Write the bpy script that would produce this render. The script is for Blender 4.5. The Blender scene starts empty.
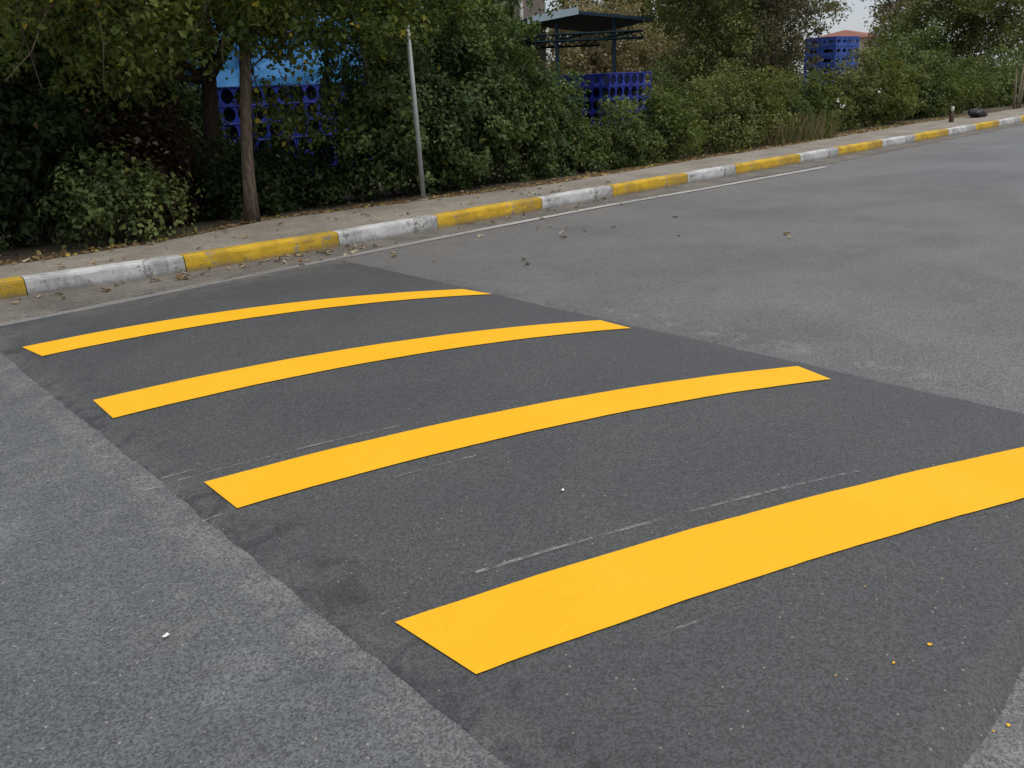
import bpy, math, random, zlib
import numpy as np
from mathutils import Vector

random.seed(7)
rng = np.random.default_rng(11)
S = bpy.context.scene
COL = S.collection
R_ = math.radians

# ------------------------------------------------------------------ camera frame (X along kerb, Y across road, Z up)
F = 836.0
CX, CY, CAMH = 512.0, 384.0, 1.5
UP = np.array([-0.04101184, -0.94011755, -0.33837409])
XI = np.array([0.73777047, -0.25687555, 0.62426732])
YI = np.array([-0.67380469, -0.22404006, 0.7041259])
RM = np.array([XI, YI, UP])


def ray(px, py):
    return RM @ np.array([px - CX, py - CY, F])


def gp(px, py, z=0.0):
    r = ray(px, py)
    t = (z - CAMH) / r[2]
    return np.array([r[0] * t, r[1] * t, z])


def yp(px, py, Y):
    r = ray(px, py)
    t = Y / r[1]
    return np.array([r[0] * t, Y, CAMH + r[2] * t])


# ------------------------------------------------------------------ tagging
def tag(o, label=None, cat=None, group=None, kind=None):
    if label: o['label'] = label
    if cat: o['category'] = cat
    if group: o['group'] = group
    if kind: o['kind'] = kind
    return o


def empty(name, loc=(0, 0, 0), rz=0.0):
    o = bpy.data.objects.new(name, None)
    o.empty_display_size = 0.1
    o.location = loc
    o.rotation_euler = (0, 0, rz)
    COL.objects.link(o)
    return o


# ------------------------------------------------------------------ materials
def nmat(name):
    m = bpy.data.materials.new(name)
    m.use_nodes = True
    nt = m.node_tree
    nt.nodes.clear()
    out = nt.nodes.new('ShaderNodeOutputMaterial')
    return m, nt, out


class NB:
    """tiny node helper"""
    def __init__(s, nt): s.nt = nt

    def n(s, t, **kw):
        x = s.nt.nodes.new('ShaderNode' + t)
        for k, v in kw.items(): setattr(x, k, v)
        return x

    def l(s, a, b): s.nt.links.new(a, b)

    def put(s, sock, v):
        if isinstance(v, (int, float)): sock.default_value = v
        elif isinstance(v, (tuple, list)):
            sock.default_value = tuple(v) + ((1.0,) if len(v) == 3 and len(sock.default_value) == 4 else ())
        else: s.l(v, sock)

    def pos(s): return s.n('TexCoord').outputs['Object']

    def noise(s, vec, scale, detail=4, rough=0.55, dist=0.0):
        x = s.n('TexNoise')
        s.l(vec, x.inputs['Vector'])
        x.inputs['Scale'].default_value = scale
        x.inputs['Detail'].default_value = detail
        x.inputs['Roughness'].default_value = rough
        x.inputs['Distortion'].default_value = dist
        return x.outputs[0]

    def vor(s, vec, scale, feature='F1', out='Distance'):
        x = s.n('TexVoronoi', feature=feature)
        s.l(vec, x.inputs['Vector'])
        x.inputs['Scale'].default_value = scale
        return x.outputs[out]

    def ramp(s, v, a, b, lo=0.0, hi=1.0, smooth=True):
        x = s.n('MapRange', clamp=True, interpolation_type='SMOOTHSTEP' if smooth else 'LINEAR')
        s.put(x.inputs[0], v)
        for i, q in zip((1, 2, 3, 4), (a, b, lo, hi)): s.put(x.inputs[i], q)
        return x.outputs[0]

    def math(s, op, a, b=0.0, clamp=False):
        x = s.n('Math', operation=op, use_clamp=clamp)
        s.put(x.inputs[0], a); s.put(x.inputs[1], b)
        return x.outputs[0]

    def mix(s, f, a, b, mode='MIX'):
        x = s.n('Mix', data_type='RGBA', blend_type=mode)
        s.put(x.inputs[0], f); s.put(x.inputs[6], a); s.put(x.inputs[7], b)
        return x.outputs[2]

    def sep(s, v):
        x = s.n('SeparateXYZ'); s.l(v, x.inputs[0]); return x.outputs

    def scalev(s, v, k):
        x = s.n('Mapping'); s.l(v, x.inputs[0]); x.inputs['Scale'].default_value = k; return x.outputs[0]

    def bsdf(s, out, col, rough=0.8, spec=0.4, metal=0.0, bump=None, bstr=0.3, bdist=0.01):
        p = s.n('BsdfPrincipled')
        s.put(p.inputs['Base Color'], col); s.put(p.inputs['Roughness'], rough)
        s.put(p.inputs['Specular IOR Level'], spec); s.put(p.inputs['Metallic'], metal)
        if bump is not None:
            b = s.n('Bump'); b.inputs['Strength'].default_value = bstr; b.inputs['Distance'].default_value = bdist
            s.l(bump, b.inputs['Height']); s.l(b.outputs[0], p.inputs['Normal'])
        s.l(p.outputs[0], out.inputs[0])
        return p


def band(b, v, c, w, soft):
    """1 inside |v-c|<w fading over soft"""
    d = b.math('ABSOLUTE', b.math('SUBTRACT', v, c))
    return b.ramp(d, w, w + soft, 1.0, 0.0)


def grain(b, p):
    fine = b.noise(p, 260, 3, 0.75)
    mid = b.noise(p, 95, 3, 0.65)
    st = b.vor(p, 165)
    cell = b.vor(p, 165, out='Color')
    cs = b.sep(cell)[0]
    return fine, mid, st, cs


def mat_road():
    m, nt, out = nmat('road_asphalt'); b = NB(nt); p = b.pos(); x, y, z = b.sep(p)
    fine, mid, st, cs = grain(b, p)
    big = b.noise(p, 0.55, 5, 0.6, 0.4)
    med = b.noise(p, 2.3, 5, 0.62, 0.5)
    streak = b.noise(b.scalev(p, (0.5, 3.2, 1)), 1.4, 5, 0.6, 0.3)
    far = b.ramp(x, 2.5, 5.0)                             # newer, paler lane beyond the hump
    c = b.mix(far, (0.102, 0.108, 0.113), (0.128, 0.128, 0.129))
    c = b.mix(b.ramp(x, 7, 22), c, (0.138, 0.145, 0.152))  # sky sheen on the distant road, painted in as paler, bluer asphalt
    c = b.mix(b.ramp(big, 0.35, 0.7), c, b.mix(1.0, c, (0.80, 0.81, 0.83), 'MULTIPLY'))
    c = b.mix(b.ramp(med, 0.42, 0.72, 0, 0.4), c, b.mix(1.0, c, (1.22, 1.20, 1.16), 'MULTIPLY'))
    c = b.mix(b.ramp(streak, 0.5, 0.72, 0, 0.35), c, b.mix(1.0, c, (0.78, 0.78, 0.80), 'MULTIPLY'))
    # grey cement dust along the long edges of the hump and pale worn patches on the near lane
    dn = b.noise(p, 5.5, 5, 0.65, 0.6)
    dusty = b.math('MAXIMUM', b.math('MULTIPLY', band(b, x, 0.93, 0.03, 0.10), b.ramp(dn, 0.40, 0.62, 0.05, 0.9)), b.math('MULTIPLY', band(b, x, 0.80, 0.05, 0.40), b.ramp(dn, 0.46, 0.72, 0, 0.55)))
    dusty = b.math('MULTIPLY', dusty, b.ramp(y, 0.6, 2.2))
    dusty2 = b.math('MULTIPLY', band(b, x, 4.12, 0.02, 0.40), b.ramp(dn, 0.48, 0.70))
    dusty2 = b.math('MULTIPLY', dusty2, band(b, y, 2.5, 0.9, 0.9))
    pn = b.noise(p, 1.7, 4, 0.6, 0.9)
    pale = b.math('MULTIPLY', b.ramp(pn, 0.52, 0.72), b.ramp(x, 0.9, 0.3))
    c = b.mix(b.math('MULTIPLY', dusty, 0.32), c, (0.27, 0.255, 0.235))
    c = b.mix(b.math('MULTIPLY', dusty2, 0.55), c, (0.25, 0.245, 0.235))
    c = b.mix(b.math('MULTIPLY', pale, 0.5), c, (0.19, 0.205, 0.23))
    seam = b.math('MULTIPLY', band(b, y, 0.40, 0.06, 0.10), b.ramp(dn, 0.35, 0.6, 0.3, 1.0))
    seam = b.math('MULTIPLY', seam, b.ramp(x, 0.9, 1.1))
    c = b.mix(b.math('MULTIPLY', seam, 0.5), c, (0.20, 0.195, 0.18))
    # dark tar bleed outside the far edge
    tar = b.math('MULTIPLY', band(b, x, 4.06, 0.03, 0.10), b.ramp(dn, 0.5, 0.62))
    c = b.mix(b.math('MULTIPLY', tar, 0.45), c, (0.045, 0.045, 0.047))
    # dirt washed along the gutter side
    gd = b.math('MULTIPLY', b.ramp(y, 5.7, 7.0), b.ramp(b.noise(p, 3.0, 5, 0.65), 0.35, 0.65))
    c = b.mix(b.math('MULTIPLY', gd, 0.55), c, (0.165, 0.15, 0.13))
    # oil spots
    sp = b.ramp(b.vor(p, 0.85), 0.05, 0.10, 1, 0)
    c = b.mix(b.math('MULTIPLY', sp, 0.35), c, (0.04, 0.04, 0.042))
    # aggregate
    c = b.mix(1.0, c, b.mix(cs, (0.52, 0.52, 0.52), (1.52, 1.51, 1.49)), 'MULTIPLY')
    c = b.mix(b.ramp(fine, 0.62, 0.78, 0, 0.5), c, (0.30, 0.30, 0.295))
    c = b.mix(b.ramp(mid, 0.36, 0.28, 0, 0.6), c, (0.03, 0.03, 0.032))
    grit = b.math('MULTIPLY', b.ramp(b.vor(p, 34), 0.10, 0.17, 1, 0), b.ramp(b.sep(b.vor(p, 34, out='Color'))[0], 0.74, 0.76))
    c = b.mix(b.math('MULTIPLY', grit, 0.8), c, (0.30, 0.29, 0.275))
    h = b.math('ADD', b.math('MULTIPLY', fine, 0.6), b.math('MULTIPLY', st, -0.8))
    b.bsdf(out, c, b.ramp(big, 0.3, 0.7, 0.62, 0.78), 0.45, 0, h, 0.35, 0.004)
    return m


def mat_hump():
    m, nt, out = nmat('hump_asphalt'); b = NB(nt)
    mp = b.n('Mapping'); b.l(b.pos(), mp.inputs[0]); mp.inputs['Location'].default_value = (2.5075, 3.655, 0)
    p = mp.outputs[0]; x, y, z = b.sep(p)
    fine, mid, st, cs = grain(b, p)
    big = b.noise(p, 1.1, 5, 0.6, 0.6)
    med = b.noise(b.scalev(p, (0.7, 2.0, 1)), 3.0, 5, 0.62, 0.6)
    c = b.mix(b.ramp(big, 0.32, 0.68), (0.058, 0.061, 0.064), (0.070, 0.072, 0.074))
    c = b.mix(b.ramp(med, 0.45, 0.85, 0, 0.05), c, (0.076, 0.077, 0.078))
    # grey dust carried up by tyres over the low leading edges
    dn = b.noise(p, 4.5, 5, 0.65, 0.7)
    e = b.math('MULTIPLY', b.ramp(x, 1.16, 0.96), b.ramp(dn, 0.42, 0.62))
    c = b.mix(b.math('MULTIPLY', e, 0.3), c, (0.15, 0.148, 0.142))
    e2 = b.math('MULTIPLY', band(b, x, 1.06, 0.05, 0.22), b.ramp(dn, 0.50, 0.38))
    c = b.mix(b.math('MULTIPLY', e2, 0.55), c, (0.028, 0.028, 0.030))
    # dust near the gutter end
    g = b.math('MULTIPLY', b.ramp(y, 6.0, 6.9), b.ramp(dn, 0.35, 0.62))
    c = b.mix(b.math('MULTIPLY', g, 0.5), c, (0.15, 0.142, 0.13))
    # pale scuffs
    sc = b.noise(b.scalev(p, (1.2, 4.0, 1)), 2.1, 3, 0.5, 0.4)
    c = b.mix(b.ramp(sc, 0.72, 0.86, 0, 0.04), c, (0.17, 0.17, 0.172))
    c = b.mix(1.0, c, b.mix(cs, (0.62, 0.62, 0.62), (1.40, 1.40, 1.39)), 'MULTIPLY')
    c = b.mix(b.ramp(fine, 0.66, 0.82, 0, 0.5), c, (0.24, 0.24, 0.238))
    c = b.mix(b.ramp(mid, 0.38, 0.28, 0, 0.7), c, (0.02, 0.02, 0.021))
    grit = b.math('MULTIPLY', b.ramp(b.vor(p, 38), 0.10, 0.16, 1, 0), b.ramp(b.sep(b.vor(p, 38, out='Color'))[0], 0.80, 0.82))
    c = b.mix(b.math('MULTIPLY', grit, 0.8), c, (0.26, 0.25, 0.235))
    h = b.math('ADD', b.math('MULTIPLY', fine, 0.6), b.math('MULTIPLY', st, -0.8))
    b.bsdf(out, c, b.ramp(big, 0.3, 0.7, 0.62, 0.76), 0.42, 0, h, 0.32, 0.004)
    return m


def mat_stripe():
    m, nt, out = nmat('yellow_road_paint'); b = NB(nt); p = b.pos()
    big = b.noise(p, 1.6, 4, 0.6, 0.3); fine = b.noise(p, 160, 3, 0.6); st = b.vor(p, 95)
    dn = b.noise(p, 9, 5, 0.7, 0.5)
    c = b.mix(b.ramp(big, 0.35, 0.7), (0.83, 0.445, 0.016), (0.85, 0.47, 0.024))
    c = b.mix(b.ramp(dn, 0.60, 0.78, 0, 0.22), c, (0.60, 0.31, 0.03))
    c = b.mix(1.0, c, b.mix(b.sep(b.vor(p, 165, out='Color'))[0], (0.93, 0.92, 0.9), (1.0, 1.0, 1.0)), 'MULTIPLY')
    pit = b.ramp(b.math('ADD', b.math('MULTIPLY', fine, 1.0), b.math('MULTIPLY', dn, 0.35)), 0.30, 0.36, 1, 0)
    c = b.mix(b.math('MULTIPLY', pit, 0.5), c, (0.16, 0.10, 0.03))
    h = b.math('ADD', b.math('MULTIPLY', fine, 0.4), b.math('MULTIPLY', st, -0.4))
    b.bsdf(out, c, 0.7, 0.12, 0, h, 0.28, 0.004)
    return m


def mat_wornline(name, col, a0, a1, along=None, amax=1.0):
    m, nt, out = nmat(name); b = NB(nt); p = b.pos(); x, y, z = b.sep(p)
    n = b.noise(p, 22, 5, 0.75, 0.3); n2 = b.noise(p, 2.2, 3, 0.6); g = b.noise(p, 120, 2, 0.6)
    v = b.math('ADD', b.math('MULTIPLY', n, 0.5), b.math('ADD', b.math('MULTIPLY', n2, 0.3), b.math('MULTIPLY', g, 0.2)))
    a = b.ramp(v, a0, a1, 0, amax)
    if along: a = b.math('MULTIPLY', a, b.ramp(x, along[0], along[1], along[2], 1.0))
    p1 = b.n('BsdfPrincipled'); b.put(p1.inputs['Base Color'], col); p1.inputs['Roughness'].default_value = 0.8
    tr = b.n('BsdfTransparent'); mx = b.n('MixShader')
    b.put(mx.inputs[0], a); b.l(tr.outputs[0], mx.inputs[1]); b.l(p1.outputs[0], mx.inputs[2]); b.l(mx.outputs[0], out.inputs[0])
    return m


def mat_kerb(name, paint, worn):
    m, nt, out = nmat(name); b = NB(nt); p = b.pos(); x, y, z = b.sep(p)
    n = b.noise(p, 5.0, 5, 0.7, 0.5); n2 = b.noise(p, 28, 4, 0.7); g = b.noise(p, 140, 2, 0.6)
    n3 = b.noise(p, 2.2, 3, 0.6, 0.4)
    v = b.math('ADD', b.math('MULTIPLY', n, 0.6), b.math('MULTIPLY', n2, 0.4))
    conc = b.mix(b.ramp(n2, 0.35, 0.65), (0.115, 0.11, 0.105), (0.24, 0.23, 0.21))
    c = b.mix(b.ramp(n3, 0.42, 0.60, 0, 0.8), paint, tuple(k * 0.62 + 0.012 for k in paint))
    c = b.mix(b.ramp(b.noise(p, 3.4, 4, 0.7, 0.8), 0.56, 0.66, 0, 0.55), c, tuple(k * 0.35 + 0.035 for k in paint))
    c = b.mix(b.ramp(v, worn, worn + 0.07), c, conc)
    # splash dirt with a ragged upper edge at the foot
    ft = b.ramp(b.math('ADD', z, b.math('MULTIPLY', b.math('SUBTRACT', n2, 0.5), 0.10)), 0.004, 0.055, 0.65, 0)
    c = b.mix(ft, c, (0.13, 0.118, 0.10))
    c = b.mix(b.ramp(g, 0.36, 0.27, 0, 0.5), c, (0.07, 0.065, 0.06))
    b.bsdf(out, c, 0.75, 0.35, 0, b.math('ADD', n2, b.math('MULTIPLY', g, 0.4)), 0.6, 0.008)
    return m


def mat_pavement():
    m, nt, out = nmat('pavement_concrete'); b = NB(nt); p = b.pos()
    n = b.noise(p, 1.2, 5, 0.65, 0.4); n2 = b.noise(p, 9, 5, 0.7); g = b.noise(p, 110, 3, 0.6); cs = b.sep(b.vor(p, 70, out='Color'))[0]
    c = b.mix(b.ramp(n, 0.32, 0.68), (0.20, 0.18, 0.15), (0.29, 0.265, 0.225))
    c = b.mix(b.ramp(n2, 0.5, 0.75, 0, 0.6), c, (0.15, 0.135, 0.115))
    c = b.mix(1.0, c, b.mix(cs, (0.75, 0.75, 0.75), (1.2, 1.2, 1.2)), 'MULTIPLY')
    b.bsdf(out, c, 0.9, 0.25, 0, b.math('ADD', g, n2), 0.5, 0.01)
    return m


def mat_gutter():
    m, nt, out = nmat('dusty_gutter'); b = NB(nt); p = b.pos(); x, y, z = b.sep(p)
    n = b.noise(p, 2.0, 5, 0.65, 0.5); n2 = b.noise(p, 14, 5, 0.7); g = b.noise(p, 160, 3, 0.6); cs = b.sep(b.vor(p, 85, out='Color'))[0]
    c = b.mix(b.ramp(n, 0.35, 0.65), (0.118, 0.108, 0.096), (0.175, 0.16, 0.14))
    c = b.mix(b.ramp(n2, 0.52, 0.72, 0, 0.7), c, (0.24, 0.215, 0.18))
    c = b.mix(1.0, c, b.mix(cs, (0.68, 0.68, 0.68), (1.28, 1.28, 1.28)), 'MULTIPLY')
    b.bsdf(out, c, 0.9, 0.25, 0, b.math('ADD', g, n2), 0.6, 0.008)
    return m


def mat_soil():
    m, nt, out = nmat('soil'); b = NB(nt); p = b.pos()
    n = b.noise(p, 0.8, 5, 0.65, 0.4); n2 = b.noise(p, 11, 5, 0.7); g = b.noise(p, 60, 3, 0.6)
    c = b.mix(b.ramp(n, 0.35, 0.65), (0.085, 0.066, 0.048), (0.15, 0.125, 0.092))
    c = b.mix(b.ramp(n2, 0.5, 0.7, 0, 0.7), c, (0.05, 0.052, 0.028))
    b.bsdf(out, c, 0.95, 0.15, 0, b.math('ADD', g, n2), 0.8, 0.03)
    return m


def mat_leaf(name, dark, light, odd=None, oddp=0.04, rough=0.6, trans=0.25, patch=0.8):
    m, nt, out = nmat(name); b = NB(nt); p = b.pos()
    rnd = b.n('NewGeometry').outputs['Random Per Island']
    n = b.noise(p, patch, 3, 0.6)
    t = b.math('ADD', b.math('MULTIPLY', rnd, 0.6), b.ramp(n, 0.38, 0.62, -0.1, 0.55))
    c = b.mix(t, dark, light)
    if odd:
        w = b.n('TexWhiteNoise', noise_dimensions='1D'); b.l(rnd, w.inputs['W'])
        c = b.mix(b.math('GREATER_THAN', w.outputs[0], 1 - oddp), c, odd)
    pr = b.n('BsdfPrincipled'); b.put(pr.inputs['Base Color'], c); pr.inputs['Roughness'].default_value = rough
    pr.inputs['Specular IOR Level'].default_value = 0.14
    tl = b.n('BsdfTranslucent'); b.put(tl.inputs[0], b.mix(1.0, c, (1.3, 1.4, 0.7), 'MULTIPLY'))
    mx = b.n('MixShader'); mx.inputs[0].default_value = trans
    b.l(pr.outputs[0], mx.inputs[1]); b.l(tl.outputs[0], mx.inputs[2]); b.l(mx.outputs[0], out.inputs[0])
    return m


def mat_bark(name, a, c2):
    m, nt, out = nmat(name); b = NB(nt); p = b.pos()
    n = b.noise(b.scalev(p, (9, 9, 1.6)), 4, 6, 0.7, 0.4); n2 = b.noise(p, 2.5, 3, 0.6)
    c = b.mix(b.ramp(n, 0.35, 0.68), a, c2)
    c = b.mix(b.ramp(n2, 0.5, 0.75, 0, 0.45), c, tuple(k * 0.6 for k in a))
    b.bsdf(out, c, 0.9, 0.15, 0, n, 0.9, 0.02)
    return m


def mat_plain(name, col, rough=0.6, spec=0.4, metal=0.0, var=0.25, scale=6.0, dirt=None, bstr=0.15):
    m, nt, out = nmat(name); b = NB(nt); p = b.pos()
    n = b.noise(p, scale, 5, 0.65, 0.3); n2 = b.noise(p, scale * 7, 4, 0.7)
    c = b.mix(b.ramp(n, 0.3, 0.7), tuple(k * (1 - var) for k in col), tuple(min(1, k * (1 + var)) for k in col))
    if dirt: c = b.mix(b.ramp(n2, 0.55, 0.75, 0, 0.6), c, dirt)
    b.bsdf(out, c, rough, spec, metal, n2, bstr, 0.006)
    return m


M = dict(
    road=mat_road(), hump=mat_hump(), stripe=mat_stripe(), pavement=mat_pavement(), gutter=mat_gutter(), soil=mat_soil(),
    chalk=mat_wornline('chalk', (0.40, 0.40, 0.39), 0.42, 0.64, None, 0.6),
    edge=mat_wornline('worn_line_paint', (0.40, 0.39, 0.37), 0.34, 0.52, (3.2, 7.0, 0.42)),
    kerb_y=mat_kerb('yellow_kerb_paint', (0.58, 0.365, 0.020), 0.56),
    kerb_w=mat_kerb('white_kerb_paint', (0.52, 0.52, 0.52), 0.535),
    concrete=mat_kerb('bare_kerb', (0.26, 0.25, 0.235), 0.6),
    steel=mat_plain('galvanised_steel', (0.33, 0.35, 0.34), 0.55, 0.4, 0.25, 0.15, 5, (0.2, 0.19, 0.17)),
    blue=mat_plain('blue_crate_plastic', (0.016, 0.034, 0.29), 0.45, 0.45, 0, 0.25, 3, (0.03, 0.04, 0.22)),
    blue2=mat_plain('faded_blue_crate_plastic', (0.028, 0.075, 0.34), 0.5, 0.45, 0, 0.25, 3, (0.05, 0.08, 0.26)),
    shade_navy=mat_plain('crate_inner_shade', (0.006, 0.010, 0.055), 0.5, 0.4, 0, 0.2, 3),
    sheet=mat_plain('light_blue_sheet', (0.065, 0.26, 0.60), 0.5, 0.4, 0, 0.12, 2.5),
    fascia_lit=mat_plain('sky_lit_fascia', (0.42, 0.52, 0.58), 0.45, 0.5, 0.2, 0.1, 3),
    roofdark=mat_plain('dark_teal_metal', (0.008, 0.028, 0.038), 0.7, 0.12, 0.0, 0.2, 3),
    postblue=mat_plain('dark_blue_paint', (0.015, 0.045, 0.075), 0.5, 0.4, 0, 0.2, 4),
    wallpink=mat_plain('pinkish_render', (0.33, 0.27, 0.235), 0.9, 0.2, 0, 0.1, 2.0, (0.26, 0.22, 0.19)),
    pipe=mat_plain('white_plastic', (0.7, 0.68, 0.64), 0.5, 0.4, 0, 0.08, 3),
    plaster=mat_plain('cream_render', (0.55, 0.47, 0.37), 0.9, 0.2, 0, 0.1, 2),
    redtile=mat_plain('red_roof_tile', (0.27, 0.12, 0.09), 0.85, 0.2, 0, 0.25, 8),
    glassdark=mat_plain('dark_window', (0.03, 0.035, 0.04), 0.15, 0.5, 0, 0.1, 2),
    black=mat_plain('black_plastic', (0.014, 0.014, 0.015), 0.45, 0.4, 0, 0.2, 8),
    bottle=mat_plain('brown_bottle', (0.10, 0.05, 0.03), 0.3, 0.5, 0, 0.2, 20),
    cap=mat_plain('pale_bottle_top', (0.6, 0.56, 0.5), 0.5, 0.4, 0, 0.1, 20),
    paper=mat_plain('white_paper', (0.75, 0.75, 0.73), 0.8, 0.3, 0, 0.06, 30),
    dryleaf=mat_leaf('dry_leaf', (0.13, 0.07, 0.032), (0.36, 0.25, 0.13), (0.45, 0.35, 0.06), 0.10, 0.7, 0.15, 3),
    ivy=mat_leaf('ivy_leaf', (0.044, 0.074, 0.026), (0.135, 0.185, 0.064), (0.16, 0.16, 0.03), 0.012),
    shade=mat_leaf('shaded_shrub_leaf', (0.020, 0.036, 0.013), (0.056, 0.084, 0.028), (0.14, 0.10, 0.04), 0.02),  # darker greens carry the deep shade of the left-hand planting
    olive=mat_leaf('olive_leaf', (0.068, 0.088, 0.028), (0.195, 0.212, 0.074), (0.24, 0.20, 0.06), 0.05),
    fresh=mat_leaf('hedge_leaf', (0.054, 0.080, 0.026), (0.160, 0.196, 0.066), (0.20, 0.19, 0.05), 0.03),
    grey=mat_leaf('greyish_leaf', (0.090, 0.088, 0.054), (0.22, 0.205, 0.125), (0.28, 0.22, 0.14), 0.08),
    tan=mat_leaf('dry_tan_leaf', (0.16, 0.14, 0.075), (0.33, 0.28, 0.17), (0.40, 0.33, 0.22), 0.1),
    rust=mat_leaf('withered_leaf', (0.030, 0.016, 0.010), (0.085, 0.044, 0.028), (0.30, 0.24, 0.17), 0.05),
    crownm=mat_leaf('street_tree_leaf', (0.048, 0.074, 0.018), (0.150, 0.180, 0.048), (0.42, 0.34, 0.05), 0.02, 0.55, 0.34),
    straw=mat_leaf('straw', (0.10, 0.08, 0.045), (0.24, 0.19, 0.11), (0.07, 0.10, 0.03), 0.3, 0.8),
    bark=mat_bark('bark', (0.075, 0.055, 0.040), (0.20, 0.155, 0.115)),
    tanbark=mat_bark('pale_bark', (0.20, 0.16, 0.11), (0.36, 0.30, 0.22)),
    barkd=mat_bark('dark_bark', (0.030, 0.022, 0.016), (0.085, 0.062, 0.045)),
)


# ------------------------------------------------------------------ mesh builder
class MB:
    def __init__(s): s.v, s.f, s.mi = [], [], []

    def quad(s, a, b, c, d):
        i = len(s.v); s.v += [tuple(a), tuple(b), tuple(c), tuple(d)]; s.f.append((i, i + 1, i + 2, i + 3))

    def box(s, c, d, bev=0.0):
        """box centred at c with size d; bev chamfers every edge"""
        cx, cy, cz = c; hx, hy, hz = d[0] / 2, d[1] / 2, d[2] / 2
        b = min(bev, hx * .9, hy * .9, hz * .9)
        if b <= 0:
            i = len(s.v)
            for sx in (-1, 1):
                for sy in (-1, 1):
                    for sz in (-1, 1): s.v.append((cx + sx * hx, cy + sy * hy, cz + sz * hz))
            for q in ((0, 1, 3, 2), (4, 6, 7, 5), (0, 4, 5, 1), (2, 3, 7, 6), (0, 2, 6, 4), (1, 5, 7, 3)):
                s.f.append(tuple(i + k for k in q))
            return
        rings = [(-hz, hx - b, hy - b), (-hz + b, hx, hy), (hz - b, hx, hy), (hz, hx - b, hy - b)]
        base = len(s.v)
        for (z, ax, ay) in rings:
            ix, iy = max(ax - b, 0), max(ay - b, 0)
            for (px, py) in ((ax, -iy), (ax, iy), (ix, ay), (-ix, ay), (-ax, iy), (-ax, -iy), (-ix, -ay), (ix, -ay)):
                s.v.append((cx + px, cy + py, cz + z))
        for r in range(3):
            for k in range(8):
                a = base + r * 8 + k; a2 = base + r * 8 + (k + 1) % 8
                s.f.append((a, a2, a2 + 8, a + 8))
        s.f.append(tuple(base + k for k in reversed(range(8))))
        s.f.append(tuple(base + 24 + k for k in range(8)))

    def tube(s, pts, rad, n=8, cap=True):
        pts = [Vector(p) for p in pts]
        if not isinstance(rad, (list, tuple)): rad = [rad] * len(pts)
        base = len(s.v); ref = None
        for i, p in enumerate(pts):
            t = (pts[min(i + 1, len(pts) - 1)] - pts[max(i - 1, 0)]).normalized()
            if ref is None:
                ref = t.cross(Vector((0, 0, 1)))
                if ref.length < 1e-3: ref = Vector((1, 0, 0))
            u = (ref - t * ref.dot(t)).normalized(); w = t.cross(u); ref = u
            for k in range(n):
                a = 2 * math.pi * k / n
                s.v.append(tuple(p + (u * math.cos(a) + w * math.sin(a)) * rad[i]))
        for i in range(len(pts) - 1):
            for k in range(n):
                a = base + i * n + k; a2 = base + i * n + (k + 1) % n
                s.f.append((a, a2, a2 + n, a + n))
        if cap:
            s.f.append(tuple(base + k for k in reversed(range(n))))
            e = base + (len(pts) - 1) * n
            s.f.append(tuple(e + k for k in range(n)))

    def bar(s, a, b, w):
        s.tube([a, b], w / 2 * 1.3, 4)

    def build(s, name, mat, parent=None, smooth=False):
        me = bpy.data.meshes.new(name)
        me.from_pydata(s.v, [], s.f)
        me.materials.append(mat)
        if smooth: me.polygons.foreach_set('use_smooth', [True] * len(me.polygons))
        me.update()
        o = bpy.data.objects.new(name, me)
        COL.objects.link(o)
        if parent: o.parent = parent
        return o


def npmesh(name, V, Fq, mat, parent=None, loc=None):
    me = bpy.data.meshes.new(name)
    k = Fq.shape[1]
    me.vertices.add(len(V)); me.vertices.foreach_set('co', V.astype(np.float32).ravel())
    me.loops.add(Fq.size); me.loops.foreach_set('vertex_index', Fq.astype(np.int32).ravel())
    me.polygons.add(len(Fq))
    me.polygons.foreach_set('loop_start', np.arange(0, Fq.size, k, dtype=np.int32))
    me.polygons.foreach_set('loop_total', np.full(len(Fq), k, dtype=np.int32))
    me.update(calc_edges=True)
    me.materials.append(mat)
    o = bpy.data.objects.new(name, me); COL.objects.link(o)
    if parent: o.parent = parent
    if loc is not None: o.location = loc
    return o


def leafmesh(C, N, size, aspect=0.62, fold=0.25, var=0.8):
    """C centres (n,3), N preferred normals (n,3). Returns verts and triangles: folded pointed leaves."""
    n = len(C)
    N = N + rng.normal(0, 0.55, (n, 3)); N /= np.linalg.norm(N, axis=1)[:, None] + 1e-9
    T = rng.normal(0, 1, (n, 3)); T[:, 2] -= 0.7
    T -= (T * N).sum(1)[:, None] * N; T /= np.linalg.norm(T, axis=1)[:, None] + 1e-9
    B = np.cross(N, T)
    L = size * (1 - var / 2 + var * rng.random(n))[:, None]
    W = L * aspect * (0.8 + 0.4 * rng.random(n))[:, None]
    base = C - T * L * 0.5
    tip = C + T * L * 0.5 - N * L * 0.12
    mid = C - T * L * 0.08
    l = mid + B * W * 0.5 + N * W * fold
    r = mid - B * W * 0.5 + N * W * fold
    V = np.stack([base, l, tip, r], 1).reshape(-1, 3)
    i = np.arange(n)[:, None] * 4
    Ft = np.concatenate([i + np.array([[0, 2, 1]]), i + np.array([[0, 3, 2]])], 0)
    return V, Ft


def unit(n):
    v = rng.normal(0, 1, (n, 3)); return v / np.linalg.norm(v, axis=1)[:, None]


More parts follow.
